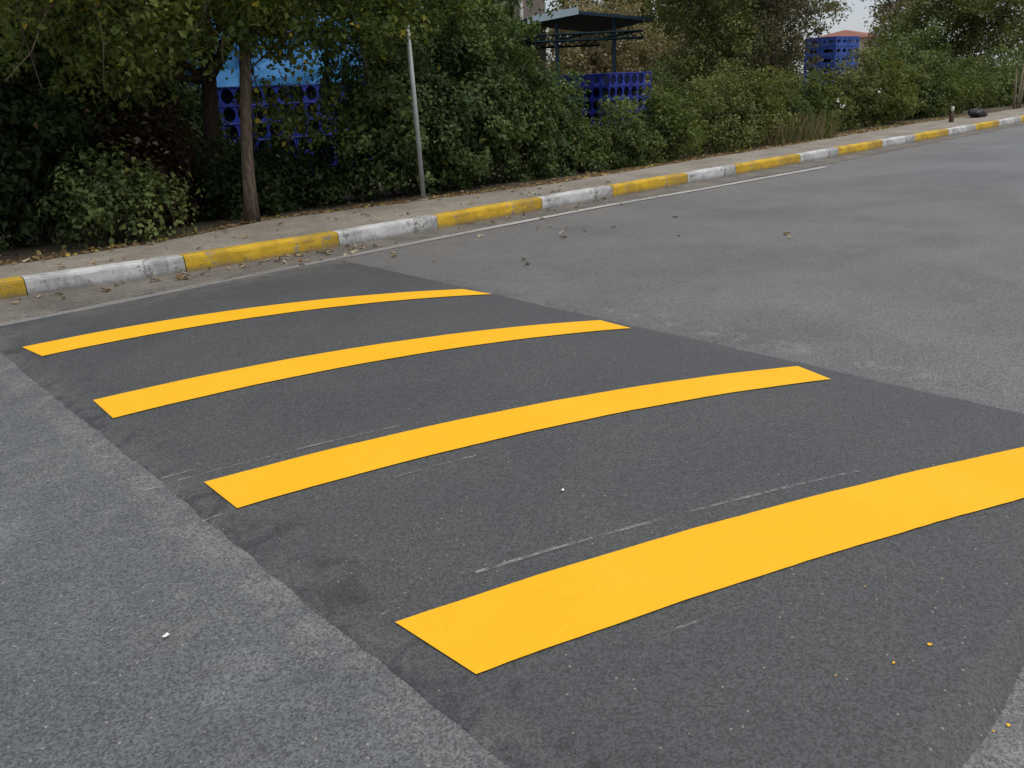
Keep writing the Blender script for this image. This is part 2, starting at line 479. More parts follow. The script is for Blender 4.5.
def clump_leaves(cent, rad, per, outward_from=None, droop=0.0):
    """leaves gathered round clump centres"""
    cs, ns = [], []
    for c, r in zip(cent, rad):
        d = unit(per); q = rng.random(per) ** 0.5
        P = c + d * (q * r)[:, None] * np.array([1, 1, 0.85])
        P[:, 2] -= droop * r * rng.random(per)
        cs.append(P)
        nn = d * 0.6
        if outward_from is not None:
            o = c - outward_from; nn = nn + o / (np.linalg.norm(o) + 1e-6) * 0.6
        nn[:, 2] += 0.55
        ns.append(nn)
    return np.concatenate(cs), np.concatenate(ns)


def reseed(t):
    global rng
    k = zlib.crc32(t.encode()); rng = np.random.default_rng(k); random.seed(k)


def bush(name, label, cat, x0, x1, Y, T, H, mat, n_clump, per, leaf, clump_r=0.2, lobes=7, group=None, stem='barkd', base=0.0, sparse_low=0.0, fill=0.3):
    """shrub occupying X x0..x1, Y..Y+T, height H. Lobed outline, foliage + stems."""
    reseed(label)
    root = empty(name, ((x0 + x1) / 2, Y + T / 2, 0.0))
    tag(root, label, cat, group)
    ctr = np.array([(x0 + x1) / 2, Y + T / 2, 0.0])
    w, d = (x1 - x0) / 2, T / 2
    L = []
    for i in range(lobes):
        fx = (i + 0.5) / lobes * 2 - 1
        fx = fx * 0.72 + random.uniform(-.1, .1)
        hh = H * (1 - 0.32 * abs(fx) ** 2) * random.uniform(0.84, 1.04)
        rz = hh * random.uniform(0.42, 0.56)
        L.append((np.array([fx * w, random.uniform(-.3, .3) * d, hh - rz]), np.array([max(w * 1.5 / lobes, w * 0.38), d * random.uniform(.62, .85), rz])))
        if hh > 0.9:
            L.append((np.array([fx * w * 1.05, random.uniform(-.35, .1) * d, hh * 0.30]), np.array([max(w * 1.6 / lobes, w * 0.36), d * random.uniform(.7, 1.0), hh * 0.34])))
    wts = np.array([l[1].prod() ** (1 / 1.5) for l in L]); wts /= wts.sum()
    cent, rad = [], []
    while len(cent) < n_clump:
        k = rng.choice(len(L), p=wts); c, r = L[k]
        u = unit(1)[0]
        q = 0.55 + 0.5 * rng.random() if rng.random() > fill else rng.random() * 0.7
        p = c + u * r * q
        if p[2] < base + 0.05 or (sparse_low and p[2] < 0.45 and rng.random() < sparse_low): continue
        cent.append(p); rad.append(clump_r * (0.6 + 0.8 * rng.random()))
    cent = np.array(cent)
    P, N = clump_leaves(cent, rad, per, np.array([0, 0, H * 0.35]))
    P[:, 2] = np.maximum(P[:, 2], 0.02 + 0.05 * rng.random(len(P)))
    V, Ft = leafmesh(P, N, leaf)
    npmesh('foliage', V, Ft, M[mat], root)
    m = MB()
    for i in rng.choice(len(cent), min(len(cent), 26), replace=False):
        c = cent[i]; b0 = np.array([c[0] * 0.45 + random.uniform(-.1, .1), c[1] * .35, -0.03])
        mid = b0 * 0.5 + c * 0.5 + rng.normal(0, .08, 3)
        m.tube([b0, mid, c], [0.016, 0.011, 0.004], 5)
    m.build('stems', M[stem], root)
    return root


def tree(name, label, base, top, r0, r1, blobs, mat, bark, n_clump, per, leaf, clump_r, group=None, cat='tree', droop=0.5, limbs=14, extra=None, bend=0.06, trunk_n=9, tl=0.55):
    """blobs: list of (centre, radii) in world metres making the crown"""
    reseed(label)
    root = empty(name, tuple(base)); tag(root, label, cat, group)
    base = np.array(base, float); top = np.array(top, float) - base
    pts = []
    for i in range(trunk_n):
        t = i / (trunk_n - 1)
        pts.append(top * t + np.array([math.sin(t * 5 + base[0]) * bend, math.cos(t * 4 + base[1]) * bend, 0]) * math.sin(math.pi * t))
    rr = [r0 * (1 + 0.45 * max(0, 1 - i / 1.3)) * (1 - i / (trunk_n - 1)) + r1 * i / (trunk_n - 1) for i in range(trunk_n)]
    pts[0] = pts[0] - np.array([0, 0, 0.06])
    m = MB(); m.tube(pts, rr, 12); trk = m.build('trunk', M[bark], root, True)
    wts = np.array([np.prod(b[1]) ** (2 / 3) for b in blobs]); wts /= wts.sum()
    cent, rad = [], []
    for _ in range(n_clump):
        k = rng.choice(len(blobs), p=wts); c, r = blobs[k]
        c = np.array(c) - base
        cent.append(c + unit(1)[0] * np.array(r) * (0.35 + 0.7 * rng.random() ** 0.7)); rad.append(clump_r * (0.5 + 0.9 * rng.random()))
    cent = np.array(cent)
    lm = MB()
    for i in rng.choice(len(cent), min(limbs, len(cent)), replace=False):
        c = cent[i]; t = random.uniform(tl, 0.98); k = int(t * (trunk_n - 1)); b0 = pts[k]
        mid = b0 * .45 + c * .55 + np.array([0, 0, .15]) + rng.normal(0, .1, 3)
        rb = rr[k] * 0.55
        lm.tube([b0, mid, c], [rb, rb * .6, 0.006], 6)
        for j in range(3):
            q = mid + (c - mid) * random.uniform(.2, .9); e = q + rng.normal(0, .35, 3) - np.array([0, 0, .15])
            lm.tube([q, (q + e) / 2 + rng.normal(0, .04, 3), e], [rb * .35, rb * .22, .003], 4)
    if extra:
        for (q, rq) in extra: lm.tube([np.array(a) - base for a in q], rq, 8)
    lm.build('limbs', M[bark], trk, True)
    P, N = clump_leaves(cent, rad, per, None, droop)
    V, Ft = leafmesh(P, N, leaf)
    npmesh('crown', V, Ft, M[mat], root)
    return root


# ================================================================== SETTING
def sheet(name, x0, x1, y0, y1, z, mat, nx=1, ny=1):
    m = MB()
    m.quad((x0, y0, z), (x1, y0, z), (x1, y1, z), (x0, y1, z))
    return tag(m.build(name, M[mat]), kind='structure')


sheet('ground', -400, 400, -400, 400, -0.012, 'soil')

KX = [-60, -6, -3, -1, 0, 1.36, 2.83, 4.4, 5.7, 8, 12, 16, 20, 25, 32, 60, 120]
KY = [8.62, 8.62, 8.5, 8.2, 8.02, 7.81, 7.57, 7.50, 7.52, 7.57, 7.62, 7.70, 7.77, 7.86, 7.95, 8.0, 8.0]


def ky(x):
    # smoothed interpolation of the kerb's foot line
    return float(np.mean([np.interp(x + d, KX, KY) for d in (-.5, -.25, 0, .25, .5)]))


def strip(name, f0, f1, xs, z, mat, kind='structure', parent=None, ragged=0.0):
    m = MB(); n = len(xs)
    for x in xs:
        m.v.append((x, f0(x) + random.uniform(-ragged, ragged), z)); m.v.append((x, f1(x) + random.uniform(-ragged, ragged), z))
    for i in range(n - 1): m.f.append((2 * i, 2 * i + 2, 2 * i + 3, 2 * i + 1))
    o = m.build(name, M[mat], parent)
    if kind: o['kind'] = kind
    return o


XS = [-60, -30, -12, -6] + list(np.arange(-4, 34, 0.5)) + [40, 60, 90, 120]
strip('road', lambda x: -9.0, lambda x: ky(x) + 0.05, XS, 0.0, 'road')
XG = list(np.arange(-4, 34, 0.12))
EX = [-4, 1.1, 1.84, 4.07, 5.9, 7.9, 9.85, 13.3, 40]
EY = [6.95, 6.86, 6.87, 6.98, 7.06, 7.10, 7.02, 6.95, 7.05]
ey = lambda x: float(np.interp(x, EX, EY))
strip('gutter', lambda x: ey(x) + 0.06 + 0.022 * math.sin(x * 9) + 0.02 * math.sin(x * 23 + 1) + max(0, x - 9) * 0.03, lambda x: ky(x) + 0.05, XG, 0.004, 'gutter')
strip('edge_line', lambda x: ey(x) - 0.06, lambda x: ey(x) + 0.05, [x for x in np.arange(0.6, 13.3, 0.1)], 0.008, 'edge')
PB = lambda x: float(np.interp(x, [-60, -4, 1.5, 3, 4.4, 6.5, 8.5, 12, 16, 22, 30, 60], [9.6, 9.6, 8.75, 8.75, 9.2, 8.92, 8.68, 8.9, 9.02, 9.45, 9.5, 9.5]))
m = MB()
px_ = [x for x in XS]
for x in px_:
    yb = PB(x) + random.uniform(-.06, .06)
    m.v += [(x, ky(x) + 0.155, 0.0), (x, ky(x) + 0.155, 0.132), (x, yb, 0.125), (x, yb + 0.03, -0.02)]
for i in range(len(px_) - 1):
    for k in range(3): m.f.append((4 * i + k, 4 * i + 4 + k, 4 * i + 5 + k, 4 * i + 1 + k))
tag(m.build('pavement', M['pavement']), kind='structure')
sb = MB()
for x in px_: sb.v += [(x, PB(x) - 0.02, 0.10), (x, PB(x) + 0.5, 0.085), (x, PB(x) + 2.2, 0.03), (x, PB(x) + 4, -0.02)]
for i in range(len(px_) - 1):
    for k in range(3): sb.f.append((4 * i + k, 4 * i + 4 + k, 4 * i + 5 + k, 4 * i + 1 + k))
tag(sb.build('soil_bank', M['soil']), kind='structure')


# ------------------------------------------------------------------ kerbstones
def kerb_mesh(name, x0, x1, mat, jitter=0.004):
    xc = (x0 + x1) / 2; yc = ky(xc)
    n = max(2, int((x1 - x0) / 0.12)); m = MB()
    prof = [(0.0, -0.02), (0.0, 0.06), (0.004, 0.118), (0.012, 0.138), (0.03, 0.149), (0.09, 0.152), (0.14, 0.150), (0.153, 0.140), (0.156, -0.02)]
    P = len(prof)
    for i in range(n + 1):
        x = x0 + (x1 - x0) * i / n
        chip = 0.010 * max(0, random.random() - 0.72) / 0.28
        for j, (dy, dz) in enumerate(prof):
            e = jitter
            cc = chip if j in (2, 3, 4) else 0
            m.v.append((x - xc, ky(x) - yc + dy + random.uniform(-e, e) * .5 + cc, dz + (random.uniform(-e, e) * .6 if dz > 0.05 else 0) - cc))
    for i in range(n):
        for j in range(P - 1): m.f.append((i * P + j, (i + 1) * P + j, (i + 1) * P + j + 1, i * P + j + 1))
    m.f.append(tuple(range(P))); m.f.append(tuple(n * P + j for j in reversed(range(P))))
    o = m.build(name, M[mat], None, False)
    o.location = (xc, yc, 0)
    return o


bnd = [-0.10, 1.56, 2.83, 4.39, 5.67, 7.33, 8.68, 10.37, 11.64, 13.64, 15.02, 16.84, 18.37, 20.13, 21.75, 23.3, 24.9, 26.4]
klab = ['yellow kerbstone cut off by the left edge of the photo', 'dirty white kerbstone in front of the low leafy shrub',
        'yellow kerbstone below the tree trunk, longest in view', 'white kerbstone just left of the grey metal pole',
        'yellow kerbstone just right of the foot of the grey pole', 'white kerbstone in front of the ivy covered bush',
        'yellow kerbstone below the short shrub beside the ivy bush', 'white kerbstone in front of the low hedge, grey scuffs on it',
        'yellow kerbstone where the low hedge meets the olive shrub', 'white kerbstone at the far end of the faded edge line',
        'yellow kerbstone in front of the dry weeds', 'white kerbstone just right of the dry weeds',
        'yellow kerbstone to the left of the small bottle', 'white kerbstone below the small bottle on the pavement',
        'yellow kerbstone below the black bag on the pavement', 'white kerbstone just right of the black bag, near the right edge',
        'yellow kerbstone cut off by the right edge of the photo']
for i in range(len(bnd) - 1):
    o = kerb_mesh('kerbstone', bnd[i] + 0.004, bnd[i + 1] - 0.004, 'kerb_y' if i % 2 == 0 else 'kerb_w')
    tag(o, klab[i], 'kerbstone', 'painted kerbstones along the pavement')
for a, c in ((-60, -0.10), (26.4, 120)):
    tag(kerb_mesh('kerb', a, c, 'concrete'), kind='structure')

# ------------------------------------------------------------------ speed hump
HX0, HX1, HY0, HY1 = 0.985, 4.03, 0.470, 6.84
HTOP = 0.076


def hz(x, y):
    u = (x - (HX0 + HX1) / 2) / ((HX1 - HX0) / 2)
    a = max(0.0, 1 - u * u)
    e = min(1, max(0, (HY1 - y) / 0.8)); e = e * e * (3 - 2 * e)
    e *= 0.52 + 0.48 * min(1, max(0, (y - HY0) / 1.6))
    return 0.006 + HTOP * a * e


def wob(s, k): return 0.004 * math.sin(s * 2.1 + k) + 0.003 * math.sin(s * 7.7 + 2 * k) + 0.003 * math.sin(s * 23 + k) + random.uniform(-.004, .004)


hump = empty('speed_hump', ((HX0 + HX1) / 2, (HY0 + HY1) / 2, 0))
tag(hump, 'dark asphalt speed hump across the road with four slanted yellow stripes', 'speed hump')
hx, hy = hump.location.x, hump.location.y


def hbuild(m, name, mat, smooth=False):
    m.v = [(a - hx, b_ - hy, c) for a, b_, c in m.v]
    o = m.build(name, M[mat], None, smooth)
    # keep world-scale textures: geometry is relative to the hump's own base
    o.parent = hump
    return o


m = MB(); nx, ny = 60, 120
for j in range(ny + 1):
    for i in range(nx + 1):
        u, v = i / nx, j / ny
        y = HY0 + (HY1 - HY0) * v + (0.02 * math.sin(u * 17) if j in (0, ny) else 0)
        x = HX0 + (HX1 - HX0) * u + (1 - u) ** 6 * wob(y, 0.4) + u ** 6 * wob(y, 2.2)
        z = hz(HX0 + (HX1 - HX0) * u, y)
        if i in (0, nx) or j in (0, ny): z = 0.0008
        m.v.append((x, y, z))
for j in range(ny):
    for i in range(nx):
        a = j * (nx + 1) + i
        m.f.append((a, a + 1, a + nx + 2, a + nx + 1))
body = hbuild(m, 'hump_body', 'hump', True)


def hstrip(name, mat, A, B, C, D, n=60, dz=0.004, parentless=False):
    """surface patch on the hump between edge A->B (far) and D->C (near)"""
    m = MB()
    for i in range(n + 1):
        t = i / n
        for k in range(5):
            s = k / 4
            x = (A[0] * (1 - t) + B[0] * t) * (1 - s) + (D[0] * (1 - t) + C[0] * t) * s
            y = (A[1] * (1 - t) + B[1] * t) * (1 - s) + (D[1] * (1 - t) + C[1] * t) * s
            if k in (0, 4): y += 0.0012 * math.sin(x * 13 + k) + random.uniform(-.0010, .0010)
            z = hz(x, y) if HX0 < x < HX1 else 0.0
            m.v.append((x, y, z + dz))
    for i in range(n):
        for k in range(4):
            a = i * 5 + k; m.f.append((a, a + 5, a + 6, a + 1))
    return hbuild(m, name, mat, True)


def on_hump(px, py):
    z = 0.02
    for _ in range(8):
        g = gp(px, py, z); z = hz(g[0], g[1]) + 0.005
    return (float(g[0]), float(g[1]))


# four slanted stripes (far edge left, far edge right, near edge right, near edge left)
for a, b_, c, d in (((22, 347), (463, 289), (492, 294), (42, 356)), ((93, 400), (600, 320), (631, 328), (113, 418)),
                    ((204, 482), (798, 366), (831, 379), (237, 508))):
    hstrip('painted_stripe', 'stripe', *[on_hump(*q) for q in (a, b_, c, d)], dz=0.005)
q0, q1 = on_hump(395, 622), on_hump(476, 674)
e0, e1 = on_hump(1023, 447), on_hump(1023, 498)
ext = lambda p, q, X: (X, p[1] + (q[1] - p[1]) * (X - p[0]) / (q[0] - p[0]))
hstrip('painted_stripe', 'stripe', q0, ext(q0, e0, 3.98), ext(q1, e1, 3.96), q1, dz=0.005)


def chalk(A, B, w=0.012, dz=0.0045):
    dx, dy = B[0] - A[0], B[1] - A[1]; L = math.hypot(dx, dy); nx_, ny_ = -dy / L * w / 2, dx / L * w / 2
    hstrip('chalk_line', 'chalk', (A[0] + nx_, A[1] + ny_), (B[0] + nx_, B[1] + ny_), (B[0] - nx_, B[1] - ny_), (A[0] - nx_, A[1] - ny_), 40, dz)


chalk(on_hump(178, 480), on_hump(400, 425), 0.012)
chalk(on_hump(475, 572), on_hump(860, 470), 0.014)
chalk((1.0, 3.35), (1.13, 3.30))
chalk((1.62, 2.55), (1.95, 2.44), 0.008)
chalk(on_hump(660, 634), on_hump(740, 606), 0.008)
# chalk set-out ticks on the old road
rt = MB()
for (p, q) in (((142, 491), (165, 487)), ((203, 524), (229, 514)), ((331, 656), (354, 648)), ((380, 629), (390, 623))):
    A, B = gp(*p), gp(*q); d = B - A; L = np.linalg.norm(d); nn = np.array([-d[1], d[0], 0]) / L * 0.006
    zz = 0.0045 if p[0] != 380 else 0.045
    if p[0] in (203,): zz = 0.012
    rt.quad(*[(w[0], w[1], zz) for w in (A + nn, B + nn, B - nn, A - nn)])
tag(rt.build('chalk_ticks', M['chalk']), kind='structure')
# yellow drips beside the nearest stripe
for (px, py, s) in ((929, 650, .010), (893, 668, .006), (835, 680, .004), (1010, 716, .008), (995, 722, .005), (941, 586, .004), (985, 512, .006), (1000, 505, .008), (864, 594, .004)):
    g0 = gp(px, py, 0.03); s *= .5
    dm = MB(); k = 9; c0 = 0
    for i in range(k):
        a = 2 * math.pi * i / k; q = s * random.uniform(.5, 1.3)
        X_, Y_ = g0[0] + 1.5 * q * math.cos(a), g0[1] + q * math.sin(a)
        dm.v.append((X_, Y_, (hz(X_, Y_) if Y_ > HY0 else 0.0) + 0.004))
    dm.f.append(tuple(c0 + i for i in range(k)))
    hbuild(dm, 'paint_drip', 'stripe')

# ------------------------------------------------------------------ pole
pb = gp(424, 200, 0.125); ptop = yp(407, 25, pb[1] - 0.06)
pole = empty('metal_pole', tuple(pb)); tag(pole, 'thin grey metal pole without a sign leaning beside the ivy bush', 'pole')
m = MB(); d = Vector(ptop - pb); m.tube([(0, 0, -0.1), tuple(d * .5), tuple(d)], 0.030, 16); m.build('post', M['steel'], pole, True)
m = MB(); m.tube([tuple(d * 0.999), tuple(d * 1.006)], [0.033, 0.031], 16); m.build('cap', M['steel'], pole)
m = MB(); m.tube([(0, 0, -0.02), (0, 0, 0.012), (0, 0, 0.02)], [0.085, 0.08, 0.04], 14); m.build('concrete_collar', M['pavement'], pole)


# ================================================================== CRATES
CL, CD, CH = 0.72, 0.50, 0.27


def crate_proto(mat, solid=False):
    root = empty('plastic_crate', (0, 0, 0))
    m = MB()
    th = 0.018
    hw_, hh_ = (0.34, 0.20) if solid else (0.44, 0.41)

    def panel(o, ux, w, n):
        # side wall: n round openings in a row, real thickness; o = lower corner, ux = unit along wall
        o = np.array(o, float); ux = np.array(ux, float); nz = np.array([0, 0, 1.0]); nn = np.cross(ux, nz)
        cw = w / n; K = 16
        for c in range(n):
            mid = o + ux * (cw * (c + .5)) + nz * CH * 0.48
            out, inn = [], []
            for k in range(K):
                a = 2 * math.pi * k / K + math.pi / 4
                ca, sa = math.cos(a), math.sin(a)
                s_ = 1 / max(abs(ca), abs(sa))
                out.append(mid + ux * ca * s_ * cw / 2 + nz * (sa * s_ * CH * 0.46))
                inn.append(mid + ux * ca * cw * hw_ + nz * sa * CH * hh_)
            b0 = len(m.v)
            for lay in (0, 1):
                off = -nn * th * lay
                m.v.extend(tuple(q + off) for q in out); m.v.extend(tuple(q + off) for q in inn)
            for k in range(K):
                k2 = (k + 1) % K
                m.f.append((b0 + k, b0 + k2, b0 + K + k2, b0 + K + k))
                m.f.append((b0 + 2 * K + k2, b0 + 2 * K + k, b0 + 3 * K + k, b0 + 3 * K + k2))
                m.f.append((b0 + K + k, b0 + K + k2, b0 + 3 * K + k2, b0 + 3 * K + k))
    hx_, hy_ = CL / 2, CD / 2
    nl, ns = (2, 1) if solid else (3, 2)
    panel((-hx_, -hy_, 0), (1, 0, 0), CL, nl)
    panel((hx_, hy_, 0), (-1, 0, 0), CL, nl)
    panel((hx_, -hy_, 0), (0, 1, 0), CD, ns)
    panel((-hx_, hy_, 0), (0, -1, 0), CD, ns)
    m.build('side_frame', M[mat], root)
    r = MB(); z = CH - 0.013
    for sy in (-1, 1): r.box((0, sy * (hy_ - 0.004), z), (CL + 0.012, 0.030, 0.022), 0.005)
    for sx in (-1, 1): r.box((sx * (hx_ - 0.004), 0, z), (0.030, CD - 0.04, 0.022), 0.005)
    for i in range(1, 9): r.box((-hx_ + CL * i / 9, 0, z - 0.002), (0.012, CD - 0.05, 0.016))
    r.build('rim', M[mat], root)
    q = MB(); q.box((0, 0, 0.012), (CL - 0.045, CD - 0.045, 0.014)); q.box((0, 0, CH * .5), (CL - .045, 0.012, CH * 0.9)); q.build('floor_and_shade_backing', M['shade_navy'], root)  # floor, plus an added backing blocking see-through light; dark colour paints the inner shade
    return root


def copy_thing(o):
    c = o.copy(); COL.objects.link(c)
    for ch in o.children:
        k = ch.copy(); COL.objects.link(k); k.parent = c
    return c


ORD = ['bottom', 'second', 'third', 'fourth', 'fifth', 'sixth', 'seventh', 'eighth', 'ninth']
used_proto = {}


def stack(corner, nx, ny, nz, mat, where, group, rz=0.0, skip=()):
    ca, sa = math.cos(rz), math.sin(rz)
    for k in range(nz):
        for j in range(ny):
            for i in range(nx):
                if (i, j, k) in skip: continue
                if mat not in used_proto:
                    used_proto[mat] = crate_proto(mat, mat == 'blue2'); c = used_proto[mat]
                else: c = copy_thing(used_proto[mat])
                lx, ly = (i + .5) * (CL + .02) + random.uniform(-.008, .008), (j + .5) * (CD + .02) + random.uniform(-.008, .008)
                c.location = (corner[0] + ca * lx - sa * ly, corner[1] + sa * lx + ca * ly, corner[2] + k * (CH + 0.0005))
                c.rotation_euler = (0, 0, rz + random.uniform(-.01, .01))
                tier = 'top' if k == nz - 1 else ORD[k]
                side = {1: '', 2: (' left', ' right')[min(i, 1)], 3: (' left', ' middle', ' right')[min(i, 2)], 4: (' leftmost', ' second', ' third', ' rightmost')[min(i, 3)]}[nx]
                dep = {1: '', 2: (' front', ' back')[min(j, 1)], 3: (' front', ' middle row', ' back')[min(j, 2)]}[ny]
                tag(c, 'blue bottle crate,%s%s column, %s tier of %s' % (dep, side, tier, where), 'crate', group)


LY = 13.2
lc = yp(206, 110, LY)
stack((lc[0], LY, 0.0), 4, 1, 6, 'blue', 'stack behind the tree trunk', 'blue crates stacked behind the left trees')
mc = yp(609, 80, 13.0)
stack((mc[0], 13.0, 0.0), 2, 3, 6, 'blue', 'stack under the shelter', 'blue crates stacked by the shelter')
rc = yp(835, 60, 13.5)
print('crate depths', lc, mc, rc)
stack((rc[0], 13.5, 0.0), 2, 2, 9, 'blue2', 'tall far stack', 'blue crates stacked beyond the right hedge')

# light blue sheet wrapped round a load standing on the left stack
load = empty('wrapped_load', (lc[0] + 1.45, LY + .27, 6 * (CH + .0005)))
tag(load, 'load wrapped in light blue sheeting on top of crates behind the trees', 'wrapped load')
m = MB(); Wd, Dd, Hh = 2.96, 0.56, 1.05; n = 40
ring = []
for i in range(n):
    t = i / n * 4; k = int(t); fr = t - k
    c4 = [(-1, -1), (1, -1), (1, 1), (-1, 1), (-1, -1)]
    ring.append(((c4[k][0] * (1 - fr) + c4[k + 1][0] * fr) * Wd / 2, (c4[k][1] * (1 - fr) + c4[k + 1][1] * fr) * Dd / 2))
lev = [0.004, 0.12, 0.25, 0.4, 0.55, 0.7, 0.85, 0.96, 1.02, 1.05]
for li, z in enumerate(lev):
    sh = 1 - 0.03 * max(0, z - .9) / .15
    for i, (a, b_) in enumerate(ring):
        w = 0.022 * math.sin(i * 1.9 + z * 5) + 0.015 * math.sin(i * 0.7 - z * 11) + random.uniform(-.008, .008)
        dd = math.hypot(a, b_ * 4) + 1e-6
        m.v.append((a * sh + w * a / dd, b_ * sh + w * b_ * 4 / dd, z if li == 0 else z + random.uniform(-.01, .01)))
for li in range(len(lev) - 1):
    for i in range(n):
        a = li * n + i; a2 = li * n + (i + 1) % n; m.f.append((a, a2, a2 + n, a + n))
m.f.append(tuple(reversed(range(n)))); m.f.append(tuple((len(lev) - 1) * n + i for i in range(n)))
m.build('sheeting', M['sheet'], load, False)
for xx in (-.82, .75):
    m = MB(); m.tube([(xx, -Dd / 2 - .032, 0.0), (xx, -Dd / 2 - .032, .9), (xx, -Dd / 2, 1.06), (xx, Dd / 2, 1.07), (xx, Dd / 2 + .03, .9), (xx, Dd / 2 + .03, 0.0)], 0.010, 6)
    m.build('strap', M['blue2'], load)

# ================================================================== SHELTER
A = yp(578, 13, 16.0)      # front gable apex
Lf = yp(527, 20, 16.6); Rt = yp(651, 21, 14.6)
sh = empty('shelter', (A[0], A[1], 0)); tag(sh, 'open shelter with dark low gable roof on thin posts behind the bushes', 'shelter')
o0 = np.array([A[0], A[1], 0.0])
back = np.array([2.6, 4.2, 0.0])
a, l, r = A - o0, Lf - o0, Rt - o0
hd = (r - l); hd[2] = 0


def slab(m, p, q, r_, s, t):
    up_ = np.array([0, 0, t]); i = len(m.v)
    m.v += [tuple(w) for w in (p, q, r_, s, p + up_, q + up_, r_ + up_, s + up_)]
    for f in ((3, 2, 1, 0), (4, 5, 6, 7), (0, 1, 5, 4), (1, 2, 6, 5), (2, 3, 7, 6), (3, 0, 4, 7)): m.f.append(tuple(i + k for k in f))


m = MB(); slab(m, l, a, a + back, l + back, .05); slab(m, a + np.array([.002, 0, 0]), r, r + back, a + back + np.array([.002, 0, 0]), .05)
m.build('roof_panels', M['roofdark'], sh)
m = MB(); fd = np.array([-.02, -.03, 0])
slab(m, l + fd + np.array([0, 0, -.10]), a + fd + np.array([0, 0, -.03]), a + fd * 2 + np.array([0, 0, -.03]), l + fd * 2 + np.array([0, 0, -.10]), .17)
m.build('fascia', M['fascia_lit'], sh)  # left rake coloured paler to stand for sky light falling on it
m = MB(); slab(m, a + fd + np.array([.003, 0, -.03]), r + fd, r + fd * 2, a + fd * 2 + np.array([.003, 0, -.03]), .075)
m.build('fascia', M['postblue'], sh)
tz = min(l[2], r[2]) - 0.38
fl, fr_ = l * .78 + r * .22, l * .20 + r * .80
posts = []
p1 = yp(557, 45, 16.55) - o0; p2 = yp(614, 45, 15.4) - o0
for p in (p1, p2, p1 + back * .8):
    m = MB(); m.box((p[0], p[1], (l[2] + .05) / 2), (.085, .085, l[2] + .05), .01); m.build('post', M['postblue'], sh)
m = MB()
for off in (np.zeros(3), back * .8):
    s0, s1 = l * .97 + r * .03 + off, l * .06 + r * .94 + off
    s0[2] = s1[2] = tz
    u0, u1 = s0 + [0, 0, .16], s1 + [0, 0, .16]
    m.bar(s0, s1, .045); m.bar(u0, u1, .04)
    for i in range(12):
        t0, t1 = i / 12, (i + 1) / 12
        m.bar(s0 * (1 - t0) + s1 * t0, u0 * (1 - (t0 + t1) / 2) + u1 * (t0 + t1) / 2, .025)
        m.bar(u0 * (1 - (t0 + t1) / 2) + u1 * (t0 + t1) / 2, s0 * (1 - t1) + s1 * t1, .025)
for t in (.1, .5, .9):
    s0 = l * (1 - t) + r * t; s0[2] = tz + .16; m.bar(s0, s0 + back * .8, .045)
m.build('roof_truss', M['roofdark'], sh)

# ================================================================== BUILDINGS
bp = yp(545, 10, 19.5); bl = yp(470, 10, 21.1)
bd = empty('building', (bp[0] - 3, bp[1] + 4, 0)); tag(bd, 'pinkish brown rendered building glimpsed between ivy bush and shelter', 'building')
m = MB()
p = np.array([bp[0], bp[1], 0]) - np.array(bd.location); q = np.array([bl[0], bl[1], 0]) - np.array(bd.location)
inn = np.array([3.2, 5.0, 0])
H_ = 6.5
m.v = [tuple(w) for w in (q, p, p + inn, q + inn, q + [0, 0, H_], p + [0, 0, H_], p + inn + [0, 0, H_], q + inn + [0, 0, H_])]
m.f = [(0, 1, 5, 4), (1, 2, 6, 5), (2, 3, 7, 6), (3, 0, 4, 7), (4, 5, 6, 7)]
m.build('wall', M['wallpink'], bd)
m = MB(); tdir = (p - q) / np.linalg.norm(p - q); nrm = np.array([tdir[1], -tdir[0], 0])
pp = yp(521.5, 10, 20.0) - np.array(bd.location)
pp = q + tdir * np.dot(pp - q, tdir) + nrm * 0.09
m.tube([(pp[0], pp[1], 0), (pp[0], pp[1], H_)], 0.055, 12); m.build('drainpipe', M['pipe'], bd, True)
m = MB(); c0 = (p + q + inn) / 2
m.v = [tuple(w) for w in (q + [-.3, -.3, H_], p + [.3, -.3, H_], p + inn + [.3, .3, H_], q + inn + [-.3, .3, H_], (p + q + inn) / 2 + [0, 0, H_ + 1.4])]
m.f = [(0, 1, 4), (1, 2, 4), (2, 3, 4), (3, 0, 4), (3, 2, 1, 0)]
m.build('roof', M['redtile'], bd)
# far house with red roof seen in the gap of sky
hp = yp(846, 33, 40.0)
ho = empty('house', (hp[0], hp[1], 0)); tag(ho, 'far house with low red tiled roof in gap below sky', 'house')
hw, hdp, he = 1.5, 3.0, hp[2] - 0.45
m = MB(); m.box((0, 0, he / 2), (2 * hw, 2 * hdp, he)); m.build('wall', M['plaster'], ho)
m = MB()
e = .4; z0 = he - .05; z1 = he + 0.7
m.v = [(-hw - e, -hdp - e, z0), (hw + e, -hdp - e, z0), (hw + e, hdp + e, z0), (-hw - e, hdp + e, z0), (-hw + 1.2, 0, z1), (hw - 1.2, 0, z1)]
m.f = [(0, 1, 5, 4), (1, 2, 5), (2, 3, 4, 5), (3, 0, 4), (3, 2, 1, 0)]
m.build('roof', M['redtile'], ho)
m = MB()
for xx in (-.8, .8):
    m = MB(); m.box((xx, -hdp - .02, he * .5), (.9, .05, 1.0)); m.build('window', M['glassdark'], ho)


# ================================================================== VEGETATION
def XY(px, Y, py=80): return yp(px, py, Y)[0]


def HZ(px, py, Y): return yp(px, py, Y)[2]


def bpx(name, label, px0, px1, ytop, Y, T, mat, nc, per, leaf, cr, lobes=6, group=None, cat='shrub', **k):
    yc = Y + T * .4
    x0, x1 = XY(px0, yc), XY(px1, yc); H = HZ((px0 + px1) / 2, ytop, yc)
    return bush(name, label, cat, x0, x1, Y, T, H, mat, nc, per, leaf, cr, lobes, group, **k)


